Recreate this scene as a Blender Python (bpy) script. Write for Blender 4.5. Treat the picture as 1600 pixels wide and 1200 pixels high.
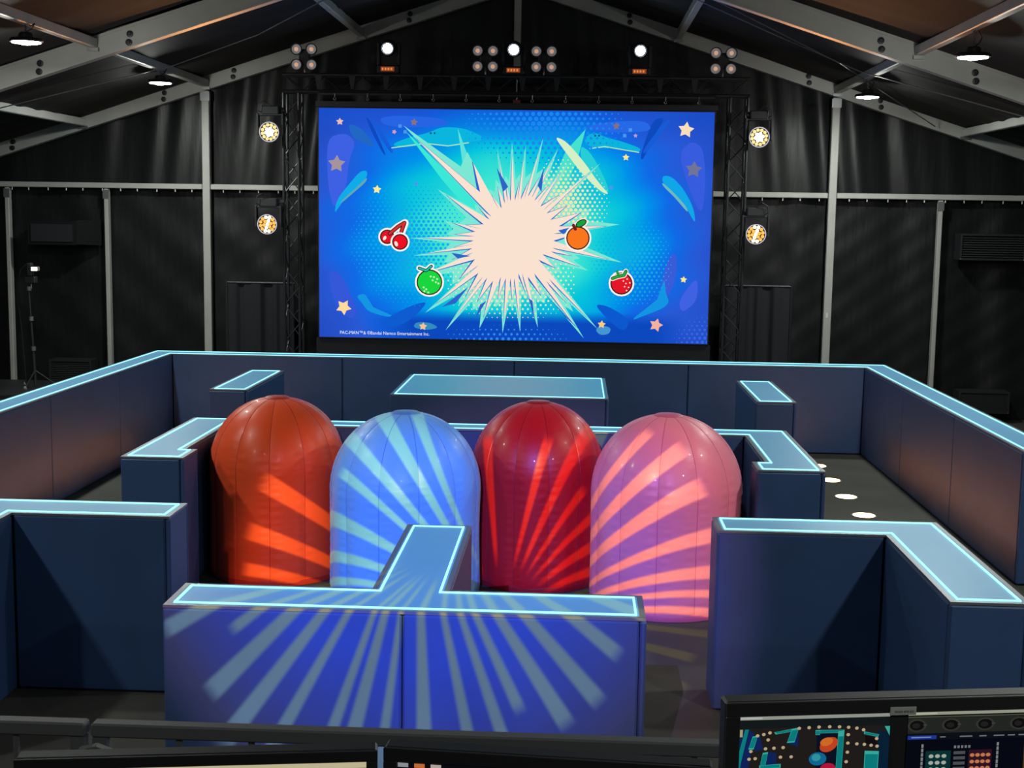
import bpy, bmesh, math, random
import numpy as np
from mathutils import Vector, Matrix
random.seed(7)
for o in list(bpy.data.objects): bpy.data.objects.remove(o)
SC = bpy.context.scene
COL = SC.collection

# ------------------------------------------------------------------ camera
F_PX, CAM = 2077.8, Vector((0.959, 0.0, 3.187))
YAW, PITCH, ROLL = -0.0460, -0.1270, 0.0150
_f = Vector((math.sin(YAW)*math.cos(PITCH), math.cos(YAW)*math.cos(PITCH), math.sin(PITCH)))
_r = Vector((math.cos(YAW), -math.sin(YAW), 0)); _u = _r.cross(_f)
RT = _r*math.cos(ROLL)+_u*math.sin(ROLL); UP = -_r*math.sin(ROLL)+_u*math.cos(ROLL); FW = _f
cd = bpy.data.cameras.new('camera'); cam = bpy.data.objects.new('camera', cd); COL.objects.link(cam)
cd.sensor_width = 36; cd.lens = F_PX/1600*36; cd.clip_start = .05; cd.clip_end = 200
cam.matrix_world = Matrix(((RT.x, UP.x, -FW.x, CAM.x), (RT.y, UP.y, -FW.y, CAM.y), (RT.z, UP.z, -FW.z, CAM.z), (0, 0, 0, 1)))
SC.camera = cam

def at(px, py, Y):
    """point of the plane at depth Y that the photograph shows at a pixel (used to measure the place)"""
    d = RT*((px-800)/F_PX) + UP*((600-py)/F_PX) + FW
    return CAM + d*((Y-CAM.y)/d.y)

# ------------------------------------------------------------------ world, exposure
w = bpy.data.worlds.new('world'); SC.world = w; w.use_nodes = True
w.node_tree.nodes['Background'].inputs[0].default_value = (.02, .025, .04, 1)
w.node_tree.nodes['Background'].inputs[1].default_value = .15
vs = SC.view_settings; vs.view_transform = 'Standard'; vs.look = 'None'; vs.gamma = 1; vs.use_curve_mapping = False; vs.exposure = 0.0

# ------------------------------------------------------------------ the projector on the ridge: a ray pattern ("gobo") thrown on the set
def gobo():
    ld = bpy.data.lights.new('gobo_projector_beam', 'SPOT'); ld.energy = 9300; ld.spot_size = math.radians(20.4); ld.spot_blend = .3
    ld.shadow_soft_size = .012
    L = Vector((-.13, -1.88, 5.59)); T = Vector((.368, 10.6, -.054))
    lo = bpy.data.objects.new('gobo_projector_beam', ld); COL.objects.link(lo)
    a = (T-L).normalized(); rt = a.cross(Vector((0, 0, 1))).normalized(); up = rt.cross(a)
    lo.matrix_world = Matrix(((rt.x, up.x, -a.x, L.x), (rt.y, up.y, -a.y, L.y), (rt.z, up.z, -a.z, L.z), (0, 0, 0, 1)))
    ld.use_nodes = True; nt = ld.node_tree; N = nt.nodes; K = nt.links
    em = N['Emission']
    tc = N.new('ShaderNodeTexCoord'); sp = N.new('ShaderNodeSeparateXYZ'); K.new(tc.outputs['Normal'], sp.inputs[0])
    def M(op, a, b=None, c=None, clamp=False):
        n = N.new('ShaderNodeMath'); n.operation = op; n.use_clamp = clamp
        for i, v in enumerate((a, b, c)):
            if v is None: continue
            if isinstance(v, (int, float)): n.inputs[i].default_value = v
            else: K.new(v, n.inputs[i])
        return n.outputs[0]
    az = M('ABSOLUTE', sp.outputs[2])
    u = M('DIVIDE', sp.outputs[0], az); v = M('DIVIDE', sp.outputs[1], az)
    ang = M('MULTIPLY', M('ARCTAN2', v, u), 180/math.pi)
    rr = M('MULTIPLY', M('ARCTANGENT', M('SQRT', M('ADD', M('MULTIPLY', u, u), M('MULTIPLY', v, v)))), 180/math.pi)
    rays = [(-162, 2.0, 8.6), (-151, 1.8, 9.0), (-143.5, 1.5, 7.2), (-136.5, 2.2, 8.8), (-128.5, 2.0, 9.6), (-120.5, 1.6, 9.6), (-110.4, 1.5, 9.6), (-105.4, 2.0, 9.6), (-98, 1.4, 9.6),
            (-88, 2.2, 9.6), (-77, 1.7, 9.6), (-69, 1.7, 9.6), (-62.6, 1.8, 6.9), (-54.5, 2.2, 7.9), (-46, 2.2, 8.0), (-35.7, 2.0, 7.6), (-25, 2.0, 7.8), (-15, 1.8, 7.4), (-6, 1.4, 8.0),
            (.8, 1.3, 8.2), (5.5, 1.1, 8), (10.8, 1.8, 8.6), (19.2, 1.9, 8.2), (30, 2.6, 8.4), (40, 2.4, 8.6), (49, 1.7, 8.2), (57.5, 1.6, 5.4), (66, 2.0, 8.6), (75.2, 1.9, 6.4),
            (96, 2.0, 6.4), (114.5, 1.8, 7.5), (123, 2.4, 8.2), (133.5, 2.2, 8.6), (141.7, 1.7, 7.2), (154, 2.4, 9.6), (164.6, 2.1, 9.4), (172.5, 1.6, 9.2)]
    acc = None
    for (A, W, R) in rays:
        W *= .86
        d = M('ABSOLUTE', M('SUBTRACT', ang, A))
        e = M('MULTIPLY', M('SUBTRACT', W+.2, d), 1/.4, clamp=True)
        q = M('MULTIPLY', M('SUBTRACT', R, rr), 1/.35, clamp=True)
        e = M('MULTIPLY', e, q)
        acc = e if acc is None else M('MAXIMUM', acc, e)
    acc = M('MULTIPLY', acc, M('MULTIPLY', M('SUBTRACT', rr, 1.6), 1/.8, clamp=True))
    rim = N.new('ShaderNodeMapRange'); K.new(rr, rim.inputs[0]); rim.inputs[1].default_value = 5.0; rim.inputs[2].default_value = 8.8
    m1 = N.new('ShaderNodeMix'); m1.data_type = 'RGBA'; K.new(rim.outputs[0], m1.inputs[0])
    m1.inputs[6].default_value = (.15, .19, 1.0, 1); m1.inputs[7].default_value = (.26, .11, .17, 1)
    m2 = N.new('ShaderNodeMix'); m2.data_type = 'RGBA'; K.new(acc, m2.inputs[0]); K.new(m1.outputs[2], m2.inputs[6]); m2.inputs[7].default_value = (.92, .78, .50, 1)
    K.new(m2.outputs[2], em.inputs[0])
gobo()

# ------------------------------------------------------------------ materials
def srgb(r, g, b): return tuple(((c/255)/12.92 if c/255 <= .04045 else ((c/255+.055)/1.055)**2.4) for c in (r, g, b))
MATS = {}
def mat(name, col, rough=.6, metal=0, spec=.5, bump=None, emit=None, estr=0, var=None, coat=0, sheen=0, stretch=None):
    if name in MATS: return MATS[name]
    m = bpy.data.materials.new(name); m.use_nodes = True; nt = m.node_tree; b = nt.nodes['Principled BSDF']
    b.inputs['Base Color'].default_value = (*col, 1); b.inputs['Roughness'].default_value = rough; b.inputs['Metallic'].default_value = metal
    b.inputs['Specular IOR Level'].default_value = spec; b.inputs['Coat Weight'].default_value = coat; b.inputs['Sheen Weight'].default_value = sheen
    if emit: b.inputs['Emission Color'].default_value = (*emit, 1); b.inputs['Emission Strength'].default_value = estr
    tc = nt.nodes.new('ShaderNodeTexCoord'); mp = nt.nodes.new('ShaderNodeMapping'); nt.links.new(tc.outputs['Object'], mp.inputs[0])
    if stretch: mp.inputs['Scale'].default_value = stretch
    if var:
        n = nt.nodes.new('ShaderNodeTexNoise'); n.inputs['Scale'].default_value = var[0]; n.inputs['Detail'].default_value = 6; nt.links.new(mp.outputs[0], n.inputs[0])
        r = nt.nodes.new('ShaderNodeValToRGB'); r.color_ramp.elements[0].position = .3; r.color_ramp.elements[1].position = .7
        r.color_ramp.elements[0].color = (*[c*(1-var[1]) for c in col], 1); r.color_ramp.elements[1].color = (*[min(1, c*(1+var[1])) for c in col], 1)
        nt.links.new(n.outputs[0], r.inputs[0]); nt.links.new(r.outputs[0], b.inputs['Base Color'])
    if bump:
        n = nt.nodes.new('ShaderNodeTexNoise'); n.inputs['Scale'].default_value = bump[0]; n.inputs['Detail'].default_value = 5; nt.links.new(mp.outputs[0], n.inputs[0])
        bp = nt.nodes.new('ShaderNodeBump'); bp.inputs['Strength'].default_value = bump[1]; bp.inputs['Distance'].default_value = bump[2]
        nt.links.new(n.outputs[0], bp.inputs['Height']); nt.links.new(bp.outputs[0], b.inputs['Normal'])
    MATS[name] = m; return m
def emat(name, col, s):
    if name in MATS: return MATS[name]
    m = bpy.data.materials.new(name); m.use_nodes = True; nt = m.node_tree; nt.nodes.remove(nt.nodes['Principled BSDF'])
    e = nt.nodes.new('ShaderNodeEmission'); e.inputs[0].default_value = (*col, 1); e.inputs[1].default_value = s
    nt.links.new(e.outputs[0], nt.nodes['Material Output'].inputs[0]); MATS[name] = m; return m
def picmat(name, s):
    """light-giving display: shows the colours drawn on its picture"""
    m = bpy.data.materials.new(name); m.use_nodes = True; nt = m.node_tree; nt.nodes.remove(nt.nodes['Principled BSDF'])
    a = nt.nodes.new('ShaderNodeAttribute'); a.attribute_name = 'picture'
    e = nt.nodes.new('ShaderNodeEmission'); e.inputs[1].default_value = s; nt.links.new(a.outputs['Color'], e.inputs[0])
    nt.links.new(e.outputs[0], nt.nodes['Material Output'].inputs[0]); MATS[name] = m; return m

VINYL = mat('navy vinyl padding', (.032, .076, .20), .5, bump=(60, .08, .002), var=(2.5, .08))
CORE = mat('black plywood core', (.012, .013, .018), .8)
TRIM = mat('grey aluminium edge', (.22, .24, .28), .4, metal=.6)
ACRYL = mat('frosted blue acrylic', (.12, .21, .32), .42, spec=.4, emit=(.05, .36, .60), estr=.36, var=(1.5, .06))
NEON = emat('cyan led strip', (.30, .88, 1.0), 1.9)
CARPET = mat('dark grey carpet', (.056, .055, .046), .95, bump=(400, .4, .003), var=(1.3, .18))
ALU = mat('mill aluminium', (.50, .50, .47), .5, metal=.15, var=(2, .08), bump=(30, .05, .002))
STEEL = mat('zinc steel', (.35, .35, .36), .4, metal=.8)
BLKMET = mat('black powder coat', (.022, .022, .026), .45, bump=(150, .1, .001))
BLKFAB = mat('blackout fabric', (.010, .0105, .0115), .40, spec=.35, bump=(4, .22, .02), stretch=(3, 1, .5))
ROOFFAB = mat('black roof fabric', (.030, .029, .028), .78, spec=.15, bump=(6, .3, .02), stretch=(.6, 3, 1))
DRAPE = mat('black serge drape', (.016, .016, .022), .85, bump=(200, .2, .002))
GREYP = mat('grey plastic', (.25, .26, .25), .5)
CASE = mat('monitor case', (.022, .021, .025), .45)
RUBBER = mat('black rubber cable', (.02, .02, .02), .6)
RAILM = mat('grey painted rail', (.11, .11, .115), .5, bump=(80, .06, .001))
WHITEM = mat('white plastic', (.75, .75, .7), .5)
WARMLENS = mat('warm lamp glass', (.55, .42, .32), .25, coat=.5, emit=(1, .52, .32), estr=.55)
REFL = mat('glow painted reflector', (.6, .58, .58), .3, emit=(.8, .75, .8), estr=.10)  # faint emission paints in the bulb's light on the reflector

# ------------------------------------------------------------------ mesh helpers
class MB:
    def __init__(s): s.v = []; s.f = []; s.c = []
    def add(s, V, Fs, c=None):
        k = len(s.v); s.v += [tuple(p) for p in V]; s.f += [tuple(i+k for i in f) for f in Fs]; s.c += [c]*len(Fs); return s
    def box(s, x0, x1, y0, y1, z0, z1, c=None):
        V = [(x, y, z) for z in (z0, z1) for y in (y0, y1) for x in (x0, x1)]
        return s.add(V, [(0, 2, 3, 1), (4, 5, 7, 6), (0, 1, 5, 4), (2, 6, 7, 3), (0, 4, 6, 2), (1, 3, 7, 5)], c)
    def cbox(s, x0, x1, y0, y1, z0, z1, b=.008):
        """box with chamfered edges"""
        b = min(b, (x1-x0)/2.2, (y1-y0)/2.2, (z1-z0)/2.2)
        bm = bmesh.new(); bmesh.ops.create_cube(bm, size=1)
        for v in bm.verts: v.co = ((x0+x1)/2+v.co.x*(x1-x0), (y0+y1)/2+v.co.y*(y1-y0), (z0+z1)/2+v.co.z*(z1-z0))
        bmesh.ops.bevel(bm, geom=bm.edges[:], offset=b, segments=1, affect='EDGES')
        bm.verts.index_update(); r = s.add([v.co.copy() for v in bm.verts], [[v.index for v in f.verts] for f in bm.faces]); bm.free(); return r
    def prism(s, poly, z0, z1):
        n = len(poly); V = [(x, y, z0) for x, y in poly]+[(x, y, z1) for x, y in poly]
        Fs = [tuple(range(n-1, -1, -1)), tuple(range(n, 2*n))]+[(i, (i+1) % n, n+(i+1) % n, n+i) for i in range(n)]
        return s.add(V, Fs)
    def ring(s, outer, inner, z0, z1):
        n = len(outer); V = [(x, y, z) for z in (z0, z1) for P in (outer, inner) for x, y in P]; Fs = []
        for i in range(n):
            j = (i+1) % n
            Fs += [(2*n+i, 2*n+j, 3*n+j, 3*n+i), (i, n+i, n+j, j), (i, j, 2*n+j, 2*n+i), (n+j, n+i, 3*n+i, 3*n+j)]
        return s.add(V, Fs)
    def tube(s, p, q, r, n=8, r2=None):
        p = Vector(p); q = Vector(q); d = (q-p).normalized(); a = d.orthogonal().normalized(); b = d.cross(a); r2 = r if r2 is None else r2
        V = [p+(a*math.cos(t)+b*math.sin(t))*r for t in (2*math.pi*i/n for i in range(n))]+[q+(a*math.cos(t)+b*math.sin(t))*r2 for t in (2*math.pi*i/n for i in range(n))]
        return s.add(V, [tuple(range(n-1, -1, -1)), tuple(range(n, 2*n))]+[(i, (i+1) % n, n+(i+1) % n, n+i) for i in range(n)])
    def path(s, pts, r, n=6):
        for a, b in zip(pts[:-1], pts[1:]): s.tube(a, b, r, n)
        return s
    def lathe(s, prof, c, axis=(0, 0, 1), n=24, cap=True):
        """profile of (radius, height along the axis)"""
        c = Vector(c); d = Vector(axis).normalized(); a = d.orthogonal().normalized(); b = d.cross(a); V = []; Fs = []
        for r, h in prof:
            for i in range(n):
                t = 2*math.pi*i/n; V.append(c+d*h+(a*math.cos(t)+b*math.sin(t))*max(r, 1e-5))
        for k in range(len(prof)-1):
            for i in range(n): j = (i+1) % n; Fs.append((k*n+i, k*n+j, (k+1)*n+j, (k+1)*n+i))
        if cap: Fs += [tuple(range(n-1, -1, -1)), tuple((len(prof)-1)*n+i for i in range(n))]
        return s.add(V, Fs)
    def build(s, name, m, parent=None, smooth=False, origin=None):
        o0 = Vector(origin) if origin is not None else (root_loc(parent) if parent else Vector((0, 0, 0)))
        me = bpy.data.meshes.new(name); me.from_pydata([tuple(Vector(p)-o0) for p in s.v], [], s.f); me.update()
        if any(c is not None for c in s.c):
            at_ = me.color_attributes.new('picture', 'FLOAT_COLOR', 'CORNER'); buf = []
            for f, c in zip(s.f, s.c):
                if c is None: c = (0, 0, 0)
                if isinstance(c[0], (tuple, list)):
                    for q in c: buf += [*q, 1]
                else: buf += [*c, 1]*len(f)
            at_.data.foreach_set('color', buf)
        if smooth:
            me.polygons.foreach_set('use_smooth', [True]*len(me.polygons)); me.set_sharp_from_angle(angle=math.radians(35))
        me.materials.append(m)
        o = bpy.data.objects.new(name, me); COL.objects.link(o)
        if parent: o.parent = parent
        else: o.location = o0
        return o
def root_loc(p):
    while p.parent: p = p.parent
    return p.location.copy()
def tag(o, label=None, cat=None, group=None, kind=None):
    if label: o['label'] = label
    if cat: o['category'] = cat
    if group: o['group'] = group
    if kind: o['kind'] = kind
    return o
def thing(name, loc, label, cat, group=None):
    o = bpy.data.objects.new(name, None); o.empty_display_size = .1; o.location = loc; COL.objects.link(o); return tag(o, label, cat, group)
def lk(o, parent, M4):
    """a copy of a piece sharing its mesh, placed by a matrix local to its thing"""
    c = o.copy(); COL.objects.link(c); c.parent = parent; c.matrix_local = M4; return c

# ================================================================== THE TENT
HALF, YG, YB = 10.0, 21.5, -9.0
SL = .3205
def zr(x, top): return top - SL*abs(x)
m = MB(); m.box(-HALF, HALF, YB, 22, -.1, 0); tag(m.build('floor', CARPET), kind='structure', label='dark grey carpeted tent floor')

def cloth(x0, x1, zlo, zhi, y, nx, nz, amp, seed, fold, slant=0.0, wr=.0):
    """hanging cloth grid with real folds; zhi is a function of x"""
    rs = random.Random(seed); ph = [rs.uniform(0, 6.28) for _ in range(8)]; V = []; Fs = []
    for j in range(nz+1):
        for i in range(nx+1):
            x = x0+(x1-x0)*i/nx; top = zhi(x); z = zlo+(top-zlo)*j/nz; q = x+slant*(z-zlo)
            d = amp*(math.sin(q*fold+ph[0])*.5+math.sin(q*fold*1.73+ph[1]+.6*math.sin(z*.9+ph[2]))*.35+math.sin(q*fold*3.1+ph[3])*.18)
            d *= .55+.45*math.sin(x*1.1+ph[4]+z*.4)
            d += wr*(math.sin(z*5.3+3*math.sin(x*2.2+ph[5]))*.5+math.sin((x+z)*7.1+ph[6])*.4+math.sin((x-z*1.3)*11+ph[7])*.25)
            V.append((x, y+d, z))
    for j in range(nz):
        for i in range(nx): a = j*(nx+1)+i; Fs.append((a, a+1, a+nx+2, a+nx+1))
    return MB().add(V, Fs)
wb = MB().prism([(-HALF, 21.95), (HALF, 21.95), (HALF, 22.05), (-HALF, 22.05)], 0, 3.8).add(
    [(-HALF, 21.95, 3.8), (HALF, 21.95, 3.8), (0, 21.95, 6.95), (-HALF, 22.05, 3.8), (HALF, 22.05, 3.8), (0, 22.05, 6.95)], [(0, 1, 2), (5, 4, 3), (0, 2, 5, 3), (2, 1, 4, 5)])
WB = tag(wb.build('wall_back', BLKFAB), kind='structure', label='black fabric gable end of the tent')
top = lambda x: zr(x, 6.86)
for k, (a, b) in enumerate([(-9.98, -5.0), (-5.0, 0), (0, 5.0), (5.0, 9.98)]):
    cloth(a, b, 3.56, top, 21.68, 150, 14, .075, 10+k, 5.2, slant=.12*(-1 if a < 0 else 1)).build('gable_panel', BLKFAB, WB, smooth=True)
xs = [-9.98, -8.31, -6.67, -5.0, -1.7, 1.7, 5.0, 6.70, 8.35, 9.98]
for k, (a, b) in enumerate(zip(xs[:-1], xs[1:])):
    cloth(a, b, .0, lambda x: 3.5, 21.66, 60, 50, .035, 30+k, 3.1, wr=.012).build('wall_panel', BLKFAB, WB, smooth=True)
for sx, nm in ((-1, 'wall_left'), (1, 'wall_right')):
    tag(MB().box(min(sx*HALF, sx*(HALF+.1)), max(sx*HALF, sx*(HALF+.1)), YB, 22, 0, 3.75).build(nm, BLKFAB), kind='structure', label='black fabric side of the tent')
tag(MB().box(-HALF, HALF, YB-.1, YB, 0, 7).build('wall_front', BLKFAB), kind='structure', label='black fabric end of the tent behind the viewer')
# roof: sagging fabric fields between the rafters
ridge = MB().add([(-HALF-.1, YB-.1, 3.75), (0, YB-.1, 7.02), (HALF+.1, YB-.1, 3.75), (-HALF-.1, 22, 3.75), (0, 22, 7.02), (HALF+.1, 22, 3.75),
                  (-HALF-.1, YB-.1, 3.83), (0, YB-.1, 7.1), (HALF+.1, YB-.1, 3.83), (-HALF-.1, 22, 3.83), (0, 22, 7.1), (HALF+.1, 22, 3.83)],
                 [(0, 3, 4, 1), (1, 4, 5, 2), (7, 10, 9, 6), (8, 11, 10, 7), (0, 6, 9, 3), (2, 5, 11, 8), (0, 1, 7, 6), (1, 2, 8, 7), (3, 9, 10, 4), (4, 10, 11, 5)])
CEIL = tag(ridge.build('ceiling', ROOFFAB), kind='structure', label='black fabric gable roof of the tent')
def roofcloth(sx, y0, y1, seed):
    rs = random.Random(seed); ph = [rs.uniform(0, 6.28) for _ in range(6)]; V = []; Fs = []; nx, ny = 60, 46
    for j in range(ny+1):
        for i in range(nx+1):
            x = .05+9.9*i/nx; t = j/ny; y = y0+(y1-y0)*t
            e = min(t, 1-t)
            z = zr(x, 6.90) - .07*math.sin(math.pi*t) + .03*math.exp(-e*9)*math.sin(e*46+ph[0]+math.sin(x*.8+ph[1])*1.2) + .015*math.sin(y*9+ph[2]+x*.7)*(.5+.5*math.sin(x*1.3+ph[3]))
            V.append((sx*x, y, z))
    for j in range(ny):
        for i in range(nx): a = j*(nx+1)+i; Fs.append((a, a+1, a+nx+2, a+nx+1))
    return MB().add(V, Fs)
for k, (y0, y1) in enumerate([(16.55, 21.6), (11.5, 16.5), (6.5, 11.5)]):
    for sx in (-1, 1): roofcloth(sx, y0, y1, 50+2*k+sx).build('roof_panel', ROOFFAB, CEIL, smooth=True)

# rafters
BOLT0 = MB().lathe([(.0, 0), (.042, 0), (.042, .012), (.02, .016), (.018, .03), (0, .03)], (0, 0, 0), (0, -1, 0), 10).build('bolt', BLKMET)
COL.objects.unlink(BOLT0)
def rafter(sx, y, zb, dep, side, which):
    t = thing('rafter', (sx*HALF, y, zr(HALF, zb)), 'grey rafter of the %s, rising from the %s' % (which, side), 'rafter', 'tent rafters')
    def half(z0, z1, y0, y1, name):
        xa, xb = sx*HALF, sx*.02
        V = [(x, yy, zr(x, zb)+dz) for x in (xa, xb) for yy in (y0, y1) for dz in (z0, z1)]
        MB().add(V, [(0, 1, 3, 2), (4, 6, 7, 5), (0, 4, 5, 1), (2, 3, 7, 6), (0, 2, 6, 4), (1, 5, 7, 3)]).build(name, ALU, t)
    half(.012, dep, y-.05, y+.05, 'beam'); half(0, .018, y-.07, y+.07, 'bottom_flange'); half(dep-.03, dep+.006, y-.065, y+.065, 'keder_rail')
    for bx in (1.75, 4.57, 5.7, 8.2):
        for dz in (.07, .17):
            lk(BOLT0, t, Matrix.Translation(Vector((sx*(bx-.03*dz*5), y-.05, zr(bx, zb)+dz))-t.location))
    return t
rafter(-1, YG, 6.69, .235, 'side with the light stand', 'gable wall'); rafter(1, YG, 6.69, .235, 'side with the slatted vents', 'gable wall')
rafter(-1, 16.5, 6.60, .27, 'left edge of the view', 'nearer frame'); rafter(1, 16.5, 6.60, .27, 'right edge of the view', 'nearer frame')
# purlins
def purlin(x, y0, y1, label):
    z = zr(x, 6.90)-.105
    t = thing('purlin', (x, y0, z), label, 'purlin', 'roof purlins between the rafters')
    MB().cbox(x-.05, x+.05, y0+.05, y1-.05, z-.06, z+.06, .01).build('bar', ALU, t)
    for yy, dy in ((y0+.05, .05), (y1-.05, -.05)):
        MB().box(x-.07, x+.07, min(yy, yy+dy), max(yy, yy+dy), z-.10, z-.058).build('bracket', STEEL, t)
for x, nm in ((-2.5, 'left purlin nearest the ridge, meeting the gable'), (-5.0, 'left middle purlin of the gable bay, carrying a lamp'), (-7.0, 'left lowest purlin of the gable bay'),
              (2.5, 'right purlin nearest the ridge, meeting the gable'), (5.0, 'right middle purlin of the gable bay, carrying a lamp'), (7.0, 'right lowest purlin of the gable bay')):
    purlin(x, 16.5, 21.5, nm)
purlin(-5.0, 11.5, 16.5, 'pinkish-lit left purlin of the nearer bay, carrying the largest left lamp'); purlin(5.0, 11.5, 16.5, 'pinkish-lit right purlin of the nearer bay, carrying the largest right lamp')
# bracing wires
for pts, l in (([(-8.9, 17.2, zr(8.9, 6.72)), (-4.75, 18.88, 5.19), (-3.5, 18.7, 5.6), (-.9, 16.6, zr(.9, 6.70))], 'thin steel brace wire under the left roof'),
               ([(.9, 16.6, zr(.9, 6.70)), (3.44, 18.11, 5.62), (4.8, 18.72, 5.18), (9, 17.1, zr(9, 6.72))], 'thin steel brace wire under the right roof, upper one'),
               ([(1.6, 16.7, zr(1.6, 6.72)), (2.7, 17.2, 5.85), (4.46, 18.5, 5.27), (6.5, 21.3, zr(6.5, 6.72))], 'thin steel brace wire under the right roof, lower one')):
    tag(MB().path(pts, .008).build('brace_wire', STEEL, origin=pts[0]), l, 'wire', 'roof brace wires')
# gable posts, rail
def post(x, wd, z1, label):
    t = thing('gable_post', (x, YG, 0), label, 'post', 'aluminium posts of the gable wall')
    MB().cbox(x-wd/2, x+wd/2, YG-.06, YG+.06, 0.012, z1, .01).build('upright', ALU, t)
    MB().box(x-wd/2-.05, x+wd/2+.05, YG-.1, YG+.1, 0, .012).build('base_plate', STEEL, t)
    MB().box(x-wd/2-.012, x+wd/2+.012, YG-.068, YG-.06, z1-.16, z1-.02).build('head_plate', STEEL, t)
    return t
post(-5.02, .125, zr(5, 6.68), 'tall pale post left of the big screen, reaching up to the rafter')
pr = post(5.0, .125, zr(5, 6.68), 'tall pale post right of the big screen, with a small white tag')
MB().box(4.975, 5.01, YG-.064, YG-.06, 1.62, 1.70).build('tag', WHITEM, pr)
post(-8.31, .07, 3.5, 'thin post behind the light stand'); post(-6.67, .07, 3.5, 'thin post between the light stand and the tall left post')
post(6.70, .07, 3.5, 'thin post between the tall right post and the wall vents')
kp = thing('king_post', (-.025, YG, 5.38), 'short grey centre post hanging from the ridge above the screen', 'post')
MB().cbox(-.08, .03, YG-.06, YG+.06, 5.40, 6.70, .01).build('upright', ALU, kp); MB().box(-.085, .035, YG-.065, YG+.065, 5.38, 5.40).build('end_plate', STEEL, kp)
HK = MB().tube((0, 0, 0), (0, 0, -.045), .009, 6).build('hook', WHITEM); COL.objects.unlink(HK)
for a, b, l in ((-9.95, -5.09, 'left pale wall rail with small white hooks'), (-4.95, 4.93, 'long pale wall rail passing behind the screen'), (5.07, 9.95, 'right pale wall rail with small white hooks')):
    t = thing('wall_rail', (a, YG, 3.51), l, 'rail', 'rails across the gable wall')
    MB().cbox(a, b, YG-.05, YG+.05, 3.51, 3.595, .008).build('bar', ALU, t)
    x = a+.2
    while x < b-.1:
        if abs(x) > 2.9: lk(HK, t, Matrix.Translation(Vector((x, YG-.02, 3.508))-t.location))
        x += .30+.03*math.sin(x*7)

# hanging high-bay lamps (own light inside each)
HBLENS = emat('high bay led', (.93, 1.0, .93), 14)
def highbay(x, y, z, label, power=150):
    t = thing('high_bay_lamp', (x, y, z), label, 'lamp', 'high bay lamps under the purlins')
    MB().lathe([(.0, .10), (.06, .10), (.075, .085), (.08, .05), (.165, .035), (.178, .01), (.17, -.004), (.155, 0), (0, 0)], (x, y, z), n=28).build('housing', BLKMET, t, smooth=True)
    ln = MB().lathe([(0, 0), (.152, 0), (.15, -.012), (.10, -.018), (0, -.018)], (x, y, z), n=28).build('lens', HBLENS, t)
    MB().lathe([(.045, -.018), (.05, -.02), (.05, -.03), (0, -.032)], (x, y, z), n=16).build('sensor_cap', GREYP, t)
    zt = zr(x, 6.90)-.16
    h = MB(); n = 7
    for i in range(n):
        za = z+.10+(zt-z-.10)*i/n; zb_ = z+.10+(zt-z-.10)*(i+1)/n; dx = .012 if i % 2 else -.012
        h.tube((x+dx, y, za), (x-dx, y, zb_), .006, 5)
    h.build('chain', STEEL, t)
    MB().path([(x, y, z+.1), (x+.06, y+.02, z+.14), (x+.09, y+.03, z+.2), (x+.05, y+.02, zt-.02), (x, y, zt+.05)], .006).build('power_cable', RUBBER, t)
    for kind, e, dz in (('AREA', power, -.036), ('POINT', power*.32, -.09)):      # main beam straight down, and the side spill of the domed lens
        ld = bpy.data.lights.new('lamp_light', kind); ld.energy = e; ld.color = (.95, 1, .93)
        if kind == 'AREA': ld.shape = 'DISK'; ld.size = .29
        else: ld.shadow_soft_size = .05
        lo = bpy.data.objects.new('lamp_light', ld); COL.objects.link(lo); lo.parent = t; lo.location = (0, 0, dz)
HB = 95
highbay(-5, 14.41, 4.95, 'lit high bay lamp hanging nearest, at the top left', HB); highbay(5, 14.2, 4.86, 'lit high bay lamp hanging nearest, at the top right', HB)
highbay(-5, 19.08, 4.97, 'lit high bay lamp in the gable bay above the tall left post', HB); highbay(5, 19.2, 4.89, 'lit high bay lamp in the gable bay above the tall right post', HB)
for y, n in ((9.4, 'second'), (4.4, 'first'), (-.6, 'rearmost')):
    highbay(-5, y, 4.95, 'high bay lamp hanging over the left side, %s bay from the viewer' % n, HB); highbay(5, y, 4.90, 'high bay lamp hanging over the right side, %s bay from the viewer' % n, HB)

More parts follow.
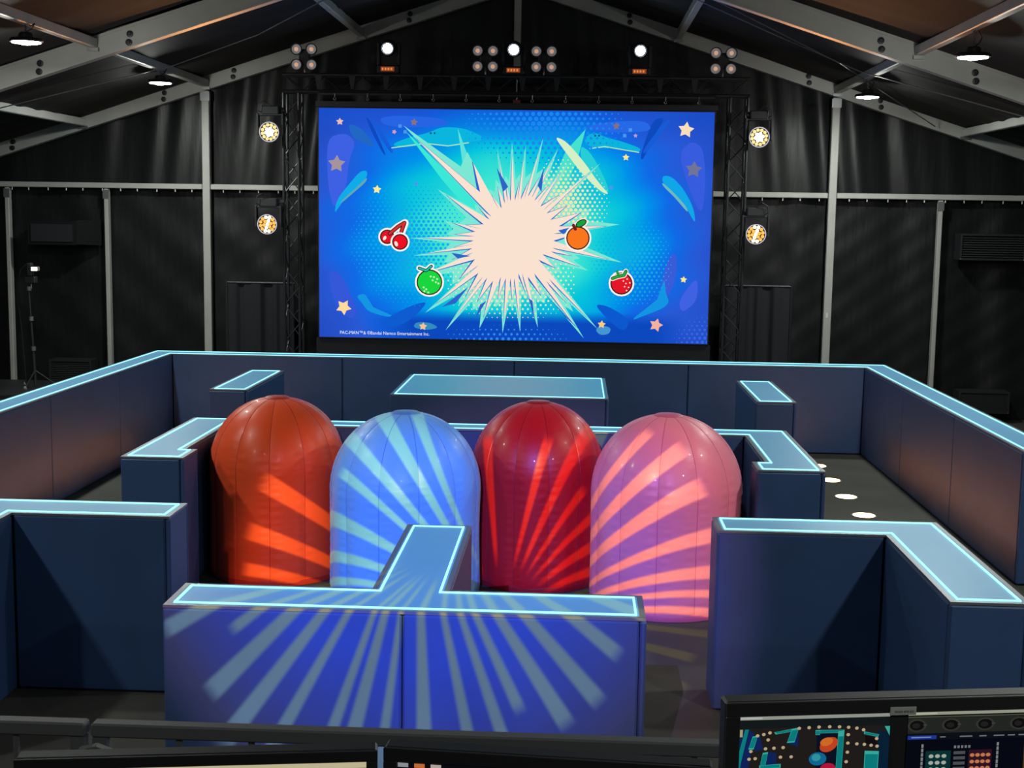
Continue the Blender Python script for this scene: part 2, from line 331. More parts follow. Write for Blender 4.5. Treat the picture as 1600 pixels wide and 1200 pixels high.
# ================================================================== THE MAZE
H = 1.2
def inset(poly, d):
    n = len(poly); out = []
    for i in range(n):
        p0, p, p1 = (Vector(poly[i-1]), Vector(poly[i]), Vector(poly[(i+1) % n]))
        a = (p-p0).normalized(); b = (p1-p).normalized()
        q = p + d*(Vector((-a.y, a.x))+Vector((-b.y, b.x))); out.append((q.x, q.y))
    return out
def maze(poly, label, group=None, maxw=2.45, splits={}):
    """padded wall block; poly is its counter-clockwise footprint"""
    cx = sum(p[0] for p in poly)/len(poly); cy = sum(p[1] for p in poly)/len(poly)
    t = thing('maze_wall', (cx, cy, 0), label, 'maze wall', 'padded maze walls with glowing tops')
    MB().prism(inset(poly, .032), 0, H-.02).build('core', CORE, t)
    n = len(poly)
    for i in range(n):
        p = Vector(poly[i]); q = Vector(poly[(i+1) % n]); d = q-p; L = d.length; d.normalize(); nx, ny = -d.y, d.x
        pv = Vector(poly[i-1]); nv = Vector(poly[(i+2) % n])
        cross = lambda a, b: a.x*b.y-a.y*b.x
        convex0 = cross(p-pv, d) > 0; convex1 = cross(d, nv-q) > 0
        s0 = 0.0 if convex0 else -.0; s1 = L
        k = splits.get(i, max(1, math.ceil((L-.3)/maxw)))
        for j in range(k):
            a = s0+(s1-s0)*j/k+(.004 if j else .002); b = s0+(s1-s0)*(j+1)/k-(.004 if j < k-1 else .002)
            if not convex0 and j == 0: a += .0
            lo = .034 if (convex1 and j == k-1) else 0       # butt joint at the convex corner
            bm = MB(); bm.cbox(a, b-lo, 0, .032, .012, H-.016, .011)
            bm.v = [(p.x+d.x*x+nx*y, p.y+d.y*x+ny*y, z) for x, y, z in bm.v]
            bm.build('pad_panel', VINYL, t)
    MB().ring(inset(poly, .004), inset(poly, .034), H-.015, H).build('edge_trim', TRIM, t)
    MB().prism(inset(poly, .0345), H-.015, H-.001).build('top_panel', ACRYL, t)
    MB().ring(inset(poly, .046), inset(poly, .0575), H-.001, H+.006).build('light_strip', NEON, t)
    return t
oL, oLi, oR, oRi, oB, oBi, oF = -4.948, -4.589, 5.274, 4.898, 18.453, 18.075, 11.617
maze([(oL, oF), (oLi, oF), (oLi, oBi), (oRi, oBi), (oRi, oF), (oR, oF), (oR, oB), (oL, oB)], 'long outer maze wall enclosing the back and both sides', splits={2: 4, 1: 3, 3: 3, 5: 3, 6: 4, 7: 3})
rect = lambda a, b, c, d: [(a, c), (b, c), (b, d), (a, d)]
maze(rect(-3.095, -2.654, 14.54, 16.40), 'small narrow maze block behind the orange inflatable')
maze(rect(-1.053, 1.358, 14.43, 16.30), 'wide maze block in the middle below the screen', splits={0: 1})
maze(rect(2.96, 3.40, 14.46, 16.32), 'small narrow maze block behind the pink inflatable')
maze([(-2.68, 10.415), (-2.16, 10.415), (-2.16, 10.825), (-2.257, 10.825), (-2.257, 12.162), (2.545, 12.162), (2.545, 10.845), (2.438, 10.845), (2.438, 10.47), (2.979, 10.47), (2.979, 12.50), (-2.68, 12.50)],
     'bracket-shaped maze wall enclosing the four inflatables', splits={4: 3})
maze([(-3.11, 6.9), (-2.688, 6.9), (-2.688, 8.361), (-1.643, 8.361), (-1.643, 8.778), (-3.11, 8.778)], 'L-shaped maze wall at the left edge of the picture')
maze([(-1.095, 6.442), (1.352, 6.442), (1.352, 6.852), (.334, 6.852), (.334, 8.331), (-.087, 8.331), (-.087, 6.852), (-1.095, 6.852)], 'T-shaped maze wall in front, striped with projected rays', splits={0: 2})
maze([(1.905, 8.363), (2.963, 8.363), (2.963, 6.888), (3.393, 6.888), (3.393, 8.77), (1.905, 8.77)], 'L-shaped maze wall in front at the right, over the monitors')

# glowing floor discs
PEL = emat('warm floor disc', (1.0, .36, .11), 31)
PB = MB().lathe([(0, 0), (.135, 0), (.135, .008), (.118, .010), (.118, .006), (0, .006)], (0, 0, 0), n=28).build('bezel', GREYP)
PD = MB().lathe([(0, .006), (.117, .006), (.117, .0105), (0, .012)], (0, 0, 0), n=28).build('diffuser', PEL)
COL.objects.unlink(PB); COL.objects.unlink(PD)
def pellet(x, y, label):
    t = thing('floor_light', (x, y, 0), label, 'floor light', 'round glowing floor lights in the maze lanes')
    lk(PB, t, Matrix()); lk(PD, t, Matrix())
ordn = ['farthest', 'second farthest', 'third', 'fourth', 'fifth', 'sixth']
for k, y in enumerate((17.15, 16.21, 15.24, 14.28, 13.33, 12.38)):
    pellet(4.14, y, 'round glowing floor light in the right lane, %s from the viewer' % ordn[k] if k < 2 else 'round glowing floor light in the right lane, %s from the back' % ordn[k])
    pellet(-3.84, y, 'round glowing floor light in the left lane, %s from the back' % ('first', 'second', 'third', 'fourth', 'fifth', 'sixth')[k])

# ================================================================== PLAIN DOME-TOPPED INFLATABLES
def inflatable(x, y, R, Ht, m, capm, label, seed, rot):
    t = thing('inflatable_dome', (x, y, 0), label, 'inflatable', 'row of four big inflatables')
    rs = random.Random(seed); NG, NS, NZ = 12, 10, 90
    hd = R*1.02; zc = Ht-hd
    def prof(s):                                        # s 0..1 from hem to cap
        tot = zc+hd*1.5; q = s*tot
        if q < zc: return R*(1-.012*math.sin(q/zc*math.pi)), .015+q*(zc-.015)/zc
        a = (q-zc)/(hd*1.5)*math.radians(81); return R*math.cos(a)**.93, zc+hd*math.sin(a)/math.sin(math.radians(90))
    for g in range(NG):
        V = []; Fs = []; ph = [rs.uniform(0, 6.28) for _ in range(6)]
        for j in range(NZ+1):
            r0, z = prof(j/NZ)
            for i in range(NS+1):
                u = i/NS*2-1; a = rot+2*math.pi*(g+i/NS)/NG
                e = 1-abs(u)
                r = r0*(1-.020*abs(u)**2.5)
                pk = math.exp(-(e*5)**2) if u > 0 else math.exp(-(e*4)**2)
                r += .0035*math.sin(z*95+ph[0 if u > 0 else 1]+2*math.sin(z*13+ph[2]))*math.exp(-((e-.35)*5)**2)*(1 if z < zc+.2 else .3)
                r += .004*math.sin(z*4+ph[3])*math.cos(u*1.57)
                if z < .1: r *= 1-.03*(1-z/.1)**2
                V.append((x+r*math.cos(a), y+r*math.sin(a), z))
        # seams of neighbouring gores meet: pin the two borders
        for j in range(NZ+1):
            r0, z = prof(j/NZ)
            for i, gg in ((0, g), (NS, g+1)):
                a = rot+2*math.pi*gg/NG; r = r0*(1-.020)
                if z < .1: r *= 1-.03*(1-z/.1)**2
                V[j*(NS+1)+i] = (x+r*math.cos(a), y+r*math.sin(a), z)
        for j in range(NZ):
            for i in range(NS): k = j*(NS+1)+i; Fs.append((k, k+1, k+NS+2, k+NS+1))
        MB().add(V, Fs).build('gore_panel', m, t, smooth=True)
    for g in range(NG):
        a = rot+2*math.pi*g/NG; pts = []
        for j in range(2, NZ+1, 4):
            r0, z = prof(j/NZ); r = r0*(1-.020)+.0005
            if z < .1: r *= 1-.03*(1-z/.1)**2
            pts.append((x+r*math.cos(a), y+r*math.sin(a), z))
        MB().path(pts, .0032, 4).build('seam', capm, t)
    rt, zt = prof(1.0)
    MB().lathe([(rt*1.06, zt-.012), (rt*1.08, zt), (rt*.9, zt+.012), (rt*.4, zt+.016), (0, zt+.016)], (x, y, 0), n=24).build('top_cap', capm, t, smooth=True)
    MB().lathe([(R*.962, 0), (R*.985, .004), (R*.992, .03), (R*.985, .05), (R*.955, .052)], (x, y, 0), n=48).build('hem_band', capm, t, smooth=True)
def nylon(n, c): return mat(n, c, .42, spec=.4, sheen=.1, bump=(9, .16, .012), stretch=(1, 1, 2.4), coat=.08)
inflatable(-1.64, 11.5, .595, 1.56, nylon('orange red nylon', (.93, .085, .016)), nylon('orange red hem', (.55, .03, .008)), 'orange-red dome-topped inflatable at the left end of the row', 1, .1)
inflatable(-.43, 10.95, .637, 1.535, nylon('sky blue nylon', (.16, .50, .88)), nylon('sky blue hem', (.08, .28, .60)), 'sky-blue dome-topped inflatable behind the stem of the T-shaped wall', 2, .3)
inflatable(.665, 11.52, .578, 1.565, nylon('crimson nylon', (.62, .006, .012)), nylon('crimson hem', (.36, .004, .01)), 'crimson dome-topped inflatable between the blue and pink ones', 3, .2)
inflatable(1.75, 10.85, .622, 1.575, nylon('pink nylon', (.90, .24, .33)), nylon('pink hem', (.62, .12, .22)), 'pink dome-topped inflatable at the right end of the row', 4, .35)

# ================================================================== THE BIG SCREEN AND ITS PICTURE
SX0, SX1, SZ0, SZ1, SY = -2.887, 2.951, 1.304, 4.708, 19.9
class Pic:
    """flat picture on a plane: coloured pieces stacked a hair apart, nearest last"""
    def __init__(s, P): s.mb = MB(); s.P = P; s.k = 0
    def layer(s): s.k += 1
    def poly(s, pts, c, lay=True):
        if lay: s.k += 1
        V = [s.P(px, py, s.k) for px, py in pts]
        cx = sum(p[0] for p in pts)/len(pts); cy = sum(p[1] for p in pts)/len(pts)
        s.mb.add(V, [tuple(range(len(V)))], srgb(*c)); return s
    def star_poly(s, cx, cy, pts, c, lay=True):
        """star-shaped outline filled from its centre"""
        if lay: s.k += 1
        n = len(pts); V = [s.P(cx, cy, s.k)]+[s.P(px, py, s.k) for px, py in pts]
        s.mb.add(V, [(0, 1+i, 1+(i+1) % n) for i in range(n)], srgb(*c)); return s
    def disc(s, cx, cy, rx, c, ry=None, n=20, lay=True, rot=0):
        ry = rx if ry is None else ry; ca, sa = math.cos(rot), math.sin(rot)
        return s.poly([(cx+rx*math.cos(t)*ca-ry*math.sin(t)*sa, cy+rx*math.cos(t)*sa+ry*math.sin(t)*ca) for t in (2*math.pi*i/n for i in range(n))], c, lay)
    def stroke(s, pts, w, c, lay=True):
        if lay: s.k += 1
        for (ax, ay), (bx, by) in zip(pts[:-1], pts[1:]):
            L = math.hypot(bx-ax, by-ay) or 1; nx, ny = -(by-ay)/L*w/2, (bx-ax)/L*w/2
            s.mb.add([s.P(*q, s.k) for q in ((ax+nx, ay+ny), (bx+nx, by+ny), (bx-nx, by-ny), (ax-nx, ay-ny))], [(0, 1, 2, 3)], srgb(*c))
        for q in pts: s.disc(*q, w/2, c, n=10, lay=False)
        return s
def star5(cx, cy, r, rot=0, k=.5): return [(cx+(r if i % 2 == 0 else r*k)*math.sin(rot+i*math.pi/5), cy-(r if i % 2 == 0 else r*k)*math.cos(rot+i*math.pi/5)) for i in range(10)]

scr = thing('led_screen', ((SX0+SX1)/2, SY+.05, 0), 'big lit LED screen with a blue comic burst picture', 'screen')
MB().cbox(SX0-.02, SX1+.02, SY+.012, SY+.14, SZ0-.02, SZ1+.02, .006).build('cabinet', BLKMET, scr)
MB().box(SX0-.05, SX1+.05, SY+.02, SY+.12, SZ1+.022, SZ1+.10).build('header_bar', BLKMET, scr)
MB().box(SX0-.05, SX1+.05, SY+.03, SY+.12, SZ0-.30, SZ0-.022).build('base_skirt', DRAPE, scr)
for x in (-2.4, -.8, .8, 2.4): MB().box(x-.04, x+.04, SY+.05, SY+.11, 0, SZ0-.3).build('support_leg', BLKMET, scr)
def SP(px, py, k):
    p = at(px, py, SY); return (min(max(p.x, SX0), SX1), SY+.010-.00012*k, min(max(p.z, SZ0), SZ1))
pic = Pic(SP)
# background: a blue field brightening to turquoise in the middle
def bgcol(x, z):
    u = (x-SX0)/(SX1-SX0); v = (z-SZ0)/(SZ1-SZ0)
    r = math.hypot((u-.49)*1.08, (v-.47)*.80)
    wob = .012*math.sin(u*23+v*9)+.012*math.sin(v*31-u*17)
    r += wob
    ks = [(0, (110, 240, 214)), (.20, (60, 228, 210)), (.29, (6, 196, 220)), (.38, (0, 144, 234)), (.45, (16, 106, 230)), (.54, (40, 88, 212)), (.75, (32, 66, 180))]
    if v < .13 and .12 < u < .95:
        e = min(1, (.13-v)/.05)*min(1, (u-.12)/.12, (.95-u)/.08)
    else: e = 0
    for (a, ca), (b, cb) in zip(ks[:-1], ks[1:]):
        if r <= b:
            f = max(0, (r-a)/(b-a)); c = [p+(q-p)*f for p, q in zip(ca, cb)]; break
    else: c = ks[-1][1]
    c = [p+(q-p)*e for p, q in zip(c, (12, 72, 190))]
    if v > .86: f = (v-.86)/.14*.6; c = [p+(q-p)*f for p, q in zip(c, (20, 78, 205))]
    return srgb(*c)
nx, nz = 128, 76; V = []; Fs = []; Cs = []
for j in range(nz+1):
    for i in range(nx+1): V.append((SX0+(SX1-SX0)*i/nx, SY+.010, SZ0+(SZ1-SZ0)*j/nz))
vc = [bgcol(p[0], p[2]) for p in V]
for j in range(nz):
    for i in range(nx):
        a = j*(nx+1)+i; f = (a, a+1, a+nx+2, a+nx+1); pic.mb.add([V[q] for q in f], [(0, 1, 2, 3)], [vc[q] for q in f])
# soft blue shapes in the corners
def smooth(pts, n=2):
    for _ in range(n):
        q = []
        for a, b in zip(pts, pts[1:]+pts[:1]): q += [(a[0]*.78+b[0]*.22, a[1]*.78+b[1]*.22), (a[0]*.22+b[0]*.78, a[1]*.22+b[1]*.78)]
        pts = q
    return pts
def shape(pts, c, sm=True):
    if sm: pts = smooth(list(pts))
    pic.star_poly(sum(p[0] for p in pts)/len(pts), sum(p[1] for p in pts)/len(pts), pts, c)
shape([(510, 215), (540, 207), (556, 222), (545, 250), (540, 300), (522, 330), (512, 290)], (62, 96, 226))
shape([(543, 192), (565, 200), (588, 230), (572, 226), (550, 214)], (32, 104, 196))
shape([(592, 185), (615, 180), (690, 184), (704, 196), (640, 200), (600, 196)], (38, 100, 228))
shape([(570, 180), (581, 192), (604, 244), (598, 240), (580, 205)], (14, 74, 190)); shape([(580, 180), (590, 195), (615, 236), (611, 241), (590, 208)], (22, 92, 214))
shape([(1020, 186), (1040, 184), (1022, 212), (1004, 252), (1000, 244)], (14, 74, 190)); shape([(1038, 190), (1050, 186), (1010, 240), (1002, 238)], (22, 92, 214))
shape([(1080, 220), (1098, 230), (1103, 270), (1098, 340), (1078, 300), (1060, 240)], (56, 92, 222)); shape([(1010, 188), (950, 190), (905, 200), (960, 208), (1020, 205)], (38, 104, 230))
shape([(512, 420), (535, 430), (560, 490), (545, 500), (520, 470)], (52, 88, 216)); shape([(1045, 400), (1058, 395), (1056, 440), (1040, 470), (1030, 455)], (58, 92, 216)); shape([(1060, 470), (1090, 430), (1090, 470), (1065, 490)], (64, 98, 226))
# light blue ribbons
shape([(522, 336), (526, 312), (545, 288), (562, 268), (573, 266), (574, 276), (560, 290), (535, 312)], (16, 172, 232)); shape([(535, 312), (560, 290), (574, 276), (572, 284), (556, 298), (530, 320)], (96, 170, 176))
shape([(1087, 352), (1084, 325), (1068, 295), (1050, 276), (1036, 274), (1034, 284), (1052, 300), (1072, 322)], (16, 166, 232)); shape([(1072, 322), (1052, 300), (1034, 284), (1036, 291), (1054, 308), (1076, 334)], (110, 186, 190))
shape([(610, 226), (640, 214), (668, 208), (690, 198), (725, 200), (756, 214), (752, 220), (732, 222), (700, 228), (668, 225), (630, 231)], (10, 182, 222)); pic.stroke([(612, 231), (664, 224), (700, 228), (732, 223)], 1.6, (170, 232, 170))
shape([(1002, 232), (975, 222), (945, 214), (928, 206), (912, 216), (918, 228), (938, 232), (970, 231), (998, 238)], (10, 180, 220)); pic.stroke([(998, 238), (945, 229), (922, 232)], 1.6, (170, 232, 170))
for q in ((673, 208), (679, 208), (930, 212), (936, 212)): pic.disc(*q, 1.6, (24, 60, 130), n=8)
shape([(556, 462), (572, 458), (578, 482), (600, 488), (620, 496), (598, 494), (574, 486), (566, 474)], (20, 150, 226)); shape([(1038, 432), (1034, 462), (1012, 480), (984, 502), (1010, 492), (1036, 482), (1046, 472), (1040, 458)], (18, 150, 228))
shape([(985, 500), (950, 478), (928, 475), (950, 500), (975, 520)], (12, 88, 206)); shape([(590, 505), (640, 478), (670, 470), (648, 495), (620, 512)], (14, 92, 208))
shape([(645, 512), (650, 503), (672, 504), (686, 512), (668, 516)], (50, 140, 190)); shape([(930, 516), (938, 508), (955, 512), (952, 522), (938, 524)], (70, 150, 210))
# halftone dots
def dots(x0, x1, y0, y1, step, cx, cy, rx, ry, rmax, c, inv=False):
    pic.layer(); j = 0; y = y0
    while y < y1:
        x = x0+(step/2 if j % 2 else 0)
        while x < x1:
            e = math.hypot((x-cx)/rx, (y-cy)/ry)
            if e < 1:
                r = rmax*(1-e)**.6
                if r > .5: pic.disc(x+.1*(y-y0)*.1, y, r, c, n=8, lay=False)
            x += step
        y += step*.8; j += 1
dots(700, 1000, 178, 262, 9.5, 850, 196, 135, 66, 4.2, (24, 136, 240))
dots(545, 745, 280, 480, 7.5, 640, 380, 100, 105, 3.3, (20, 164, 236))
dots(920, 1050, 330, 480, 7.5, 985, 410, 70, 76, 3.2, (20, 172, 226))
dots(700, 900, 508, 532, 9, 790, 530, 110, 24, 2.6, (44, 140, 240)); dots(1045, 1106, 490, 536, 8, 1106, 536, 60, 46, 3.0, (52, 104, 232))
# light beams and the burst
shape([(634, 205), (730, 300), (760, 330), (735, 332), (690, 280)], (60, 232, 214), False); shape([(715, 200), (735, 255), (745, 300), (770, 330), (728, 302), (722, 250)], (96, 226, 220), False)
shape([(915, 202), (884, 236), (845, 330), (880, 300), (902, 250)], (70, 226, 206), False); shape([(905, 225), (925, 240), (955, 300), (940, 306), (912, 270)], (40, 206, 214)); shape([(866, 213), (884, 220), (912, 252), (934, 284), (953, 305), (938, 299), (908, 270), (884, 238)], (214, 240, 198))
def burst(tips, k, cx, cy, c, rin):
    pts = []
    n = len(tips)
    for i, (x, y) in enumerate(tips):
        x2, y2 = tips[(i+1) % n]
        pts.append((cx+(x-cx)*k, cy+(y-cy)*k))
        a1 = math.atan2(y-cy, x-cx); a2 = math.atan2(y2-cy, x2-cx)
        while a2 < a1: a2 += 2*math.pi
        am = (a1+a2)/2; rr = min(math.hypot(x-cx, y-cy), math.hypot(x2-cx, y2-cy))*rin
        pts.append((cx+math.cos(am)*rr, cy+math.sin(am)*rr))
    pic.star_poly(cx, cy, pts, c)
tips = [(958, 352), (905, 366), (962, 408), (900, 402), (912, 420), (872, 422), (926, 506), (890, 480), (906, 520), (848, 468), (838, 504), (822, 462), (812, 510), (800, 476), (786, 512), (776, 474), (752, 505), (742, 478), (702, 508),
        (722, 470), (672, 482), (712, 440), (660, 430), (700, 408), (655, 398), (702, 388), (650, 372), (704, 366), (700, 346), (722, 350), (690, 300), (745, 322), (640, 206), (766, 300), (734, 245), (776, 286), (778, 240), (790, 280), (800, 232),
        (812, 278), (820, 236), (828, 276), (846, 224), (846, 270), (868, 240), (862, 282), (882, 262), (878, 300), (930, 262), (892, 318), (915, 330)]
tips.sort(key=lambda p: math.atan2(p[1]-372, p[0]-800))
burst(tips, 1.06, 800, 372, (124, 232, 212), .96)
dots(700, 900, 400, 500, 8, 800, 440, 120, 66, 3.0, (244, 226, 190)); dots(850, 960, 250, 350, 7.5, 880, 320, 75, 80, 3.2, (246, 228, 176))
burst(tips, .95, 800, 372, (44, 100, 200), .66)
burst(tips, .92, 802, 370, (250, 226, 208), .61)
for a, b, c in (((742, 500), (760, 470), (750, 476)), ((835, 500), (826, 466), (832, 470)), ((872, 360), (905, 352), (880, 366)), ((705, 395), (735, 400), (715, 404)), ((690, 480), (732, 448), (712, 474)), ((905, 515), (848, 455), (884, 496)), ((786, 300), (776, 262), (794, 292)), ((846, 300), (850, 262), (840, 290))):
    pic.poly([a, b, c], (44, 100, 200))
# fruit
def ring_disc(cx, cy, r, c, ow=2.6, kw=1.9):
    pic.disc(cx, cy, r+ow+kw, (255, 244, 236)); pic.disc(cx, cy, r+kw, (44, 24, 26)); pic.disc(cx, cy, r, c)
pic.stroke([(610, 364), (622, 354), (633, 348), (628, 362), (625, 372)], 11, (255, 244, 236)); 
ring_disc(605, 370, 9.5, (226, 22, 40)); pic.stroke([(609, 365), (622, 354), (632, 348), (627, 362), (626, 370)], 6.4, (44, 24, 26)); pic.stroke([(609, 365), (622, 354), (632, 348), (627, 362), (626, 370)], 3.6, (214, 48, 48))
pic.disc(601, 372, 2.3, (255, 236, 222), 3.6, rot=.5); ring_disc(625, 378, 10.5, (236, 16, 36)); pic.disc(619, 381, 2.5, (255, 236, 222), 4.2, rot=-.4)
pic.stroke([(900, 355), (912, 347)], 13, (255, 244, 236)); ring_disc(903, 372, 16.5, (248, 118, 30)); pic.stroke([(896, 352), (899, 358)], 5, (110, 30, 26)); pic.disc(908, 349, 9.5, (30, 40, 24), 5.4, rot=-.5); pic.disc(908, 349, 7.8, (22, 164, 62), 3.8, rot=-.5)
pic.stroke([(655, 419), (666, 423), (674, 416)], 9, (255, 244, 236)); ring_disc(671, 441, 18.2, (26, 214, 62)); pic.stroke([(655, 419), (666, 423), (674, 416)], 5, (30, 50, 44)); pic.stroke([(655, 419), (666, 423), (674, 416)], 2.6, (30, 190, 170)); pic.layer()
for q in ((673, 432), (678, 433), (683, 436), (676, 438), (681, 441), (685, 443), (662, 449), (666, 452), (663, 455), (669, 457)): pic.disc(*q, 1.5, (206, 255, 200), n=8, lay=False)
ring_disc(971, 443, 15.5, (228, 24, 40)); pic.stroke([(957, 435), (965, 432), (975, 430), (978, 424)], 8, (255, 244, 236)); pic.stroke([(957, 435), (965, 432), (975, 430), (978, 424)], 5.4, (30, 50, 30)); pic.stroke([(957, 435), (965, 432), (975, 430), (978, 424)], 3.4, (40, 168, 58)); pic.stroke([(964, 424), (967, 431)], 4, (36, 150, 54)); pic.layer()
for q in ((974, 439), (980, 436), (978, 443), (984, 442), (976, 448), (982, 449), (979, 454)): pic.disc(*q, 1.2, (255, 226, 220), n=8, lay=False)
# stars and small squares
for cx, cy, r, c, ro in ((531, 190, 6, (235, 192, 180), 0), (647, 191, 6, (140, 112, 124), .1), (526, 256, 14, (164, 148, 156), .05), (589, 296, 7, (248, 238, 150), .1), (1072, 203, 13, (250, 222, 186), .15), (963, 197, 6, (134, 112, 122), 0),
                         (978, 246, 5.5, (246, 234, 140), 0), (1084, 265, 13.5, (112, 116, 150), .1), (1068, 437, 5.5, (248, 236, 140), .1), (537, 480, 12.5, (255, 218, 156), .55), (661, 510, 6.5, (242, 196, 150), .1), (940, 507, 6.5, (250, 206, 130), .1), (1025, 508, 11, (242, 178, 156), .3), (616, 206, 4, (214, 160, 200), .4), (993, 212, 3.5, (190, 160, 200), 0)):
    pic.star_poly(cx, cy, star5(cx, cy, r, ro, .54), c)
for q in ((625, 197), (633, 206), (650, 287), (976, 212), (985, 203), (955, 293)): pic.poly([(q[0]-2.6, q[1]-2.6), (q[0]+2.6, q[1]-2.6), (q[0]+2.6, q[1]+2.6), (q[0]-2.6, q[1]+2.6)], (76, 150, 236))
pic.mb.build('picture', picmat('led picture', 1.0), scr)
# caption in the corner of the picture
def text(body, x0, x1, zb, y, m, parent, name, up=Vector((0, 0, 1))):
    cu = bpy.data.curves.new(name, 'FONT'); cu.body = body; cu.size = 1; cu.resolution_u = 2
    ob = bpy.data.objects.new(name, cu); COL.objects.link(ob); dg = bpy.context.evaluated_depsgraph_get(); me = bpy.data.meshes.new_from_object(ob.evaluated_get(dg))
    bpy.data.objects.remove(ob)
    w_ = max(v.co.x for v in me.vertices); s = (x1-x0)/w_; o0 = root_loc(parent)
    for v in me.vertices: v.co = Vector((x0+v.co.x*s, y, zb+v.co.y*s*1.05))-o0
    me.materials.clear(); me.materials.append(m); o = bpy.data.objects.new(name, me); COL.objects.link(o); o.parent = parent; return o
p0 = at(531, 521.5, SY); p1 = at(671, 523.5, SY)
text('PAC-MAN\u2122& \u00a9Bandai Namco Entertainment Inc.', p0.x, p1.x, p0.z, SY-.012, emat('caption white', (.82, .86, .95), 1.0), scr, 'caption')

# ================================================================== TRUSSES AND SHOW LIGHTS
BR0 = MB().tube((0, 0, 0), (0, 0, 1), .009, 5).build('brace', BLKMET); COL.objects.unlink(BR0)
CH0 = MB().tube((0, 0, 0), (0, 0, 1), .022, 8).build('chord', BLKMET); COL.objects.unlink(CH0)
def strut(src, t, p, q):
    p = Vector(p); q = Vector(q); d = q-p; R = d.to_track_quat('Z', 'Y').to_matrix().to_4x4()
    return lk(src, t, Matrix.Translation(p-t.location) @ R @ Matrix.Diagonal((1, 1, d.length, 1)))
TY0, TY1 = 19.98, 20.25
def tower(x0, x1, z1, label):
    t = thing('truss_tower', ((x0+x1)/2, (TY0+TY1)/2, 0), label, 'truss', 'black truss towers beside the screen')
    MB().box(x0-.12, x1+.12, TY0-.12, TY1+.12, 0, .015).build('base_plate', BLKMET, t)
    cs = [(x0, TY0), (x1, TY0), (x1, TY1), (x0, TY1)]
    for c in cs: strut(CH0, t, (*c, .015), (*c, z1))
    n = 17
    for f in range(4):
        a, b = cs[f], cs[(f+1) % 4]
        for k in range(n):
            za = .1+(z1-.2)*k/n; zb = .1+(z1-.2)*(k+1)/n
            p, q = (a, b) if k % 2 == 0 else (b, a)
            strut(BR0, t, (*p, za), (*q, zb))
tower(-3.43, -3.20, 4.93, 'black lattice truss tower left of the screen'); tower(3.18, 3.44, 4.93, 'black lattice truss tower right of the screen')
tb = thing('truss_beam', (0, (TY0+TY1)/2, 4.95), 'black lattice truss beam across the top of the screen', 'truss')
for y in (TY0, TY1):
    for z in (4.955, 5.20): strut(CH0, tb, (-3.45, y, z), (3.46, y, z))
n = 24
for k in range(n):
    xa = -3.43+6.87*k/n; xb = -3.43+6.87*(k+1)/n
    for y in (TY0, TY1):
        strut(BR0, tb, (xa, y, 4.955 if k % 2 else 5.2), (xb, y, 5.2 if k % 2 else 4.955))
    for z in (4.955, 5.2): strut(BR0, tb, (xa, TY0 if k % 2 else TY1, z), (xb, TY1 if k % 2 else TY0, z))
PL0 = MB().add([(-.05, 0, 0), (.05, 0, 0), (.02, 0, -.2), (-.02, 0, -.2), (-.05, .01, 0), (.05, .01, 0), (.02, .01, -.2), (-.02, .01, -.2)], [(0, 1, 2, 3), (7, 6, 5, 4), (0, 4, 5, 1), (1, 5, 6, 2), (2, 6, 7, 3), (3, 7, 4, 0)]).build('spacer_plate', BLKMET); COL.objects.unlink(PL0)
for k in range(12):
    x = -2.90+.49*k*1.03
    lk(PL0, tb, Matrix.Translation(Vector((x, TY0-.025, 5.19))-tb.location))
SH0 = MB().tube((0, 0, .06), (0, 0, 0), .006, 6).path([(0, 0, 0), (.017, 0, -.014), (.017, 0, -.034), (0, 0, -.044), (-.017, 0, -.034), (-.017, 0, -.014), (0, 0, 0)], .005, 5).build('shackle', STEEL); COL.objects.unlink(SH0)
for k in range(12): lk(SH0, tb, Matrix.Translation(Vector((-2.65+.488*k, SY+.02, 4.865))-tb.location))
MB().box(-2.9, 2.95, SY+.03, SY+.07, 4.90, 4.93).build('hanging_bar', BLKMET, tb)
# audience blinders
def blinder(x, label, y=19.95):
    z0 = 5.22
    t = thing('blinder_light', (x, y, z0), label, 'stage light', 'four-lamp blinders on the truss beam')
    MB().cbox(x-.085, x+.085, y-.03, y+.03, z0+.10, z0+.34, .02).build('housing', BLKMET, t)
    MB().tube((x, y, z0), (x, y, z0+.12), .014).build('stem', STEEL, t)
    for sx in (-1, 1):
        for sz in (-1, 1):
            c = Vector((x+sx*.112, y-.02, z0+.22+sz*.112))
            cn = MB().lathe([(0, .05), (.055, .05), (.085, -.03), (.085, -.07), (.078, -.07), (.07, -.03), (0, -.028)], c, (0, 1, 0), 20).build('lamp_can', BLKMET, t, smooth=True)
            MB().lathe([(.07, -.05), (.05, -.046), (.03, -.04), (0, -.038)], c, (0, 1, 0), 18).build('reflector', REFL, cn, smooth=True)
            MB().lathe([(.03, -.058), (.03, -.052), (0, -.050)], c, (0, 1, 0), 14).build('bulb', WARMLENS, cn)
blinder(-3.10, 'black four-lamp blinder at the left end of the truss beam'); blinder(-.42, 'black four-lamp blinder just left of the centre moving head'); blinder(.44, 'black four-lamp blinder just right of the centre moving head'); blinder(3.05, 'black four-lamp blinder at the right end of the truss beam')
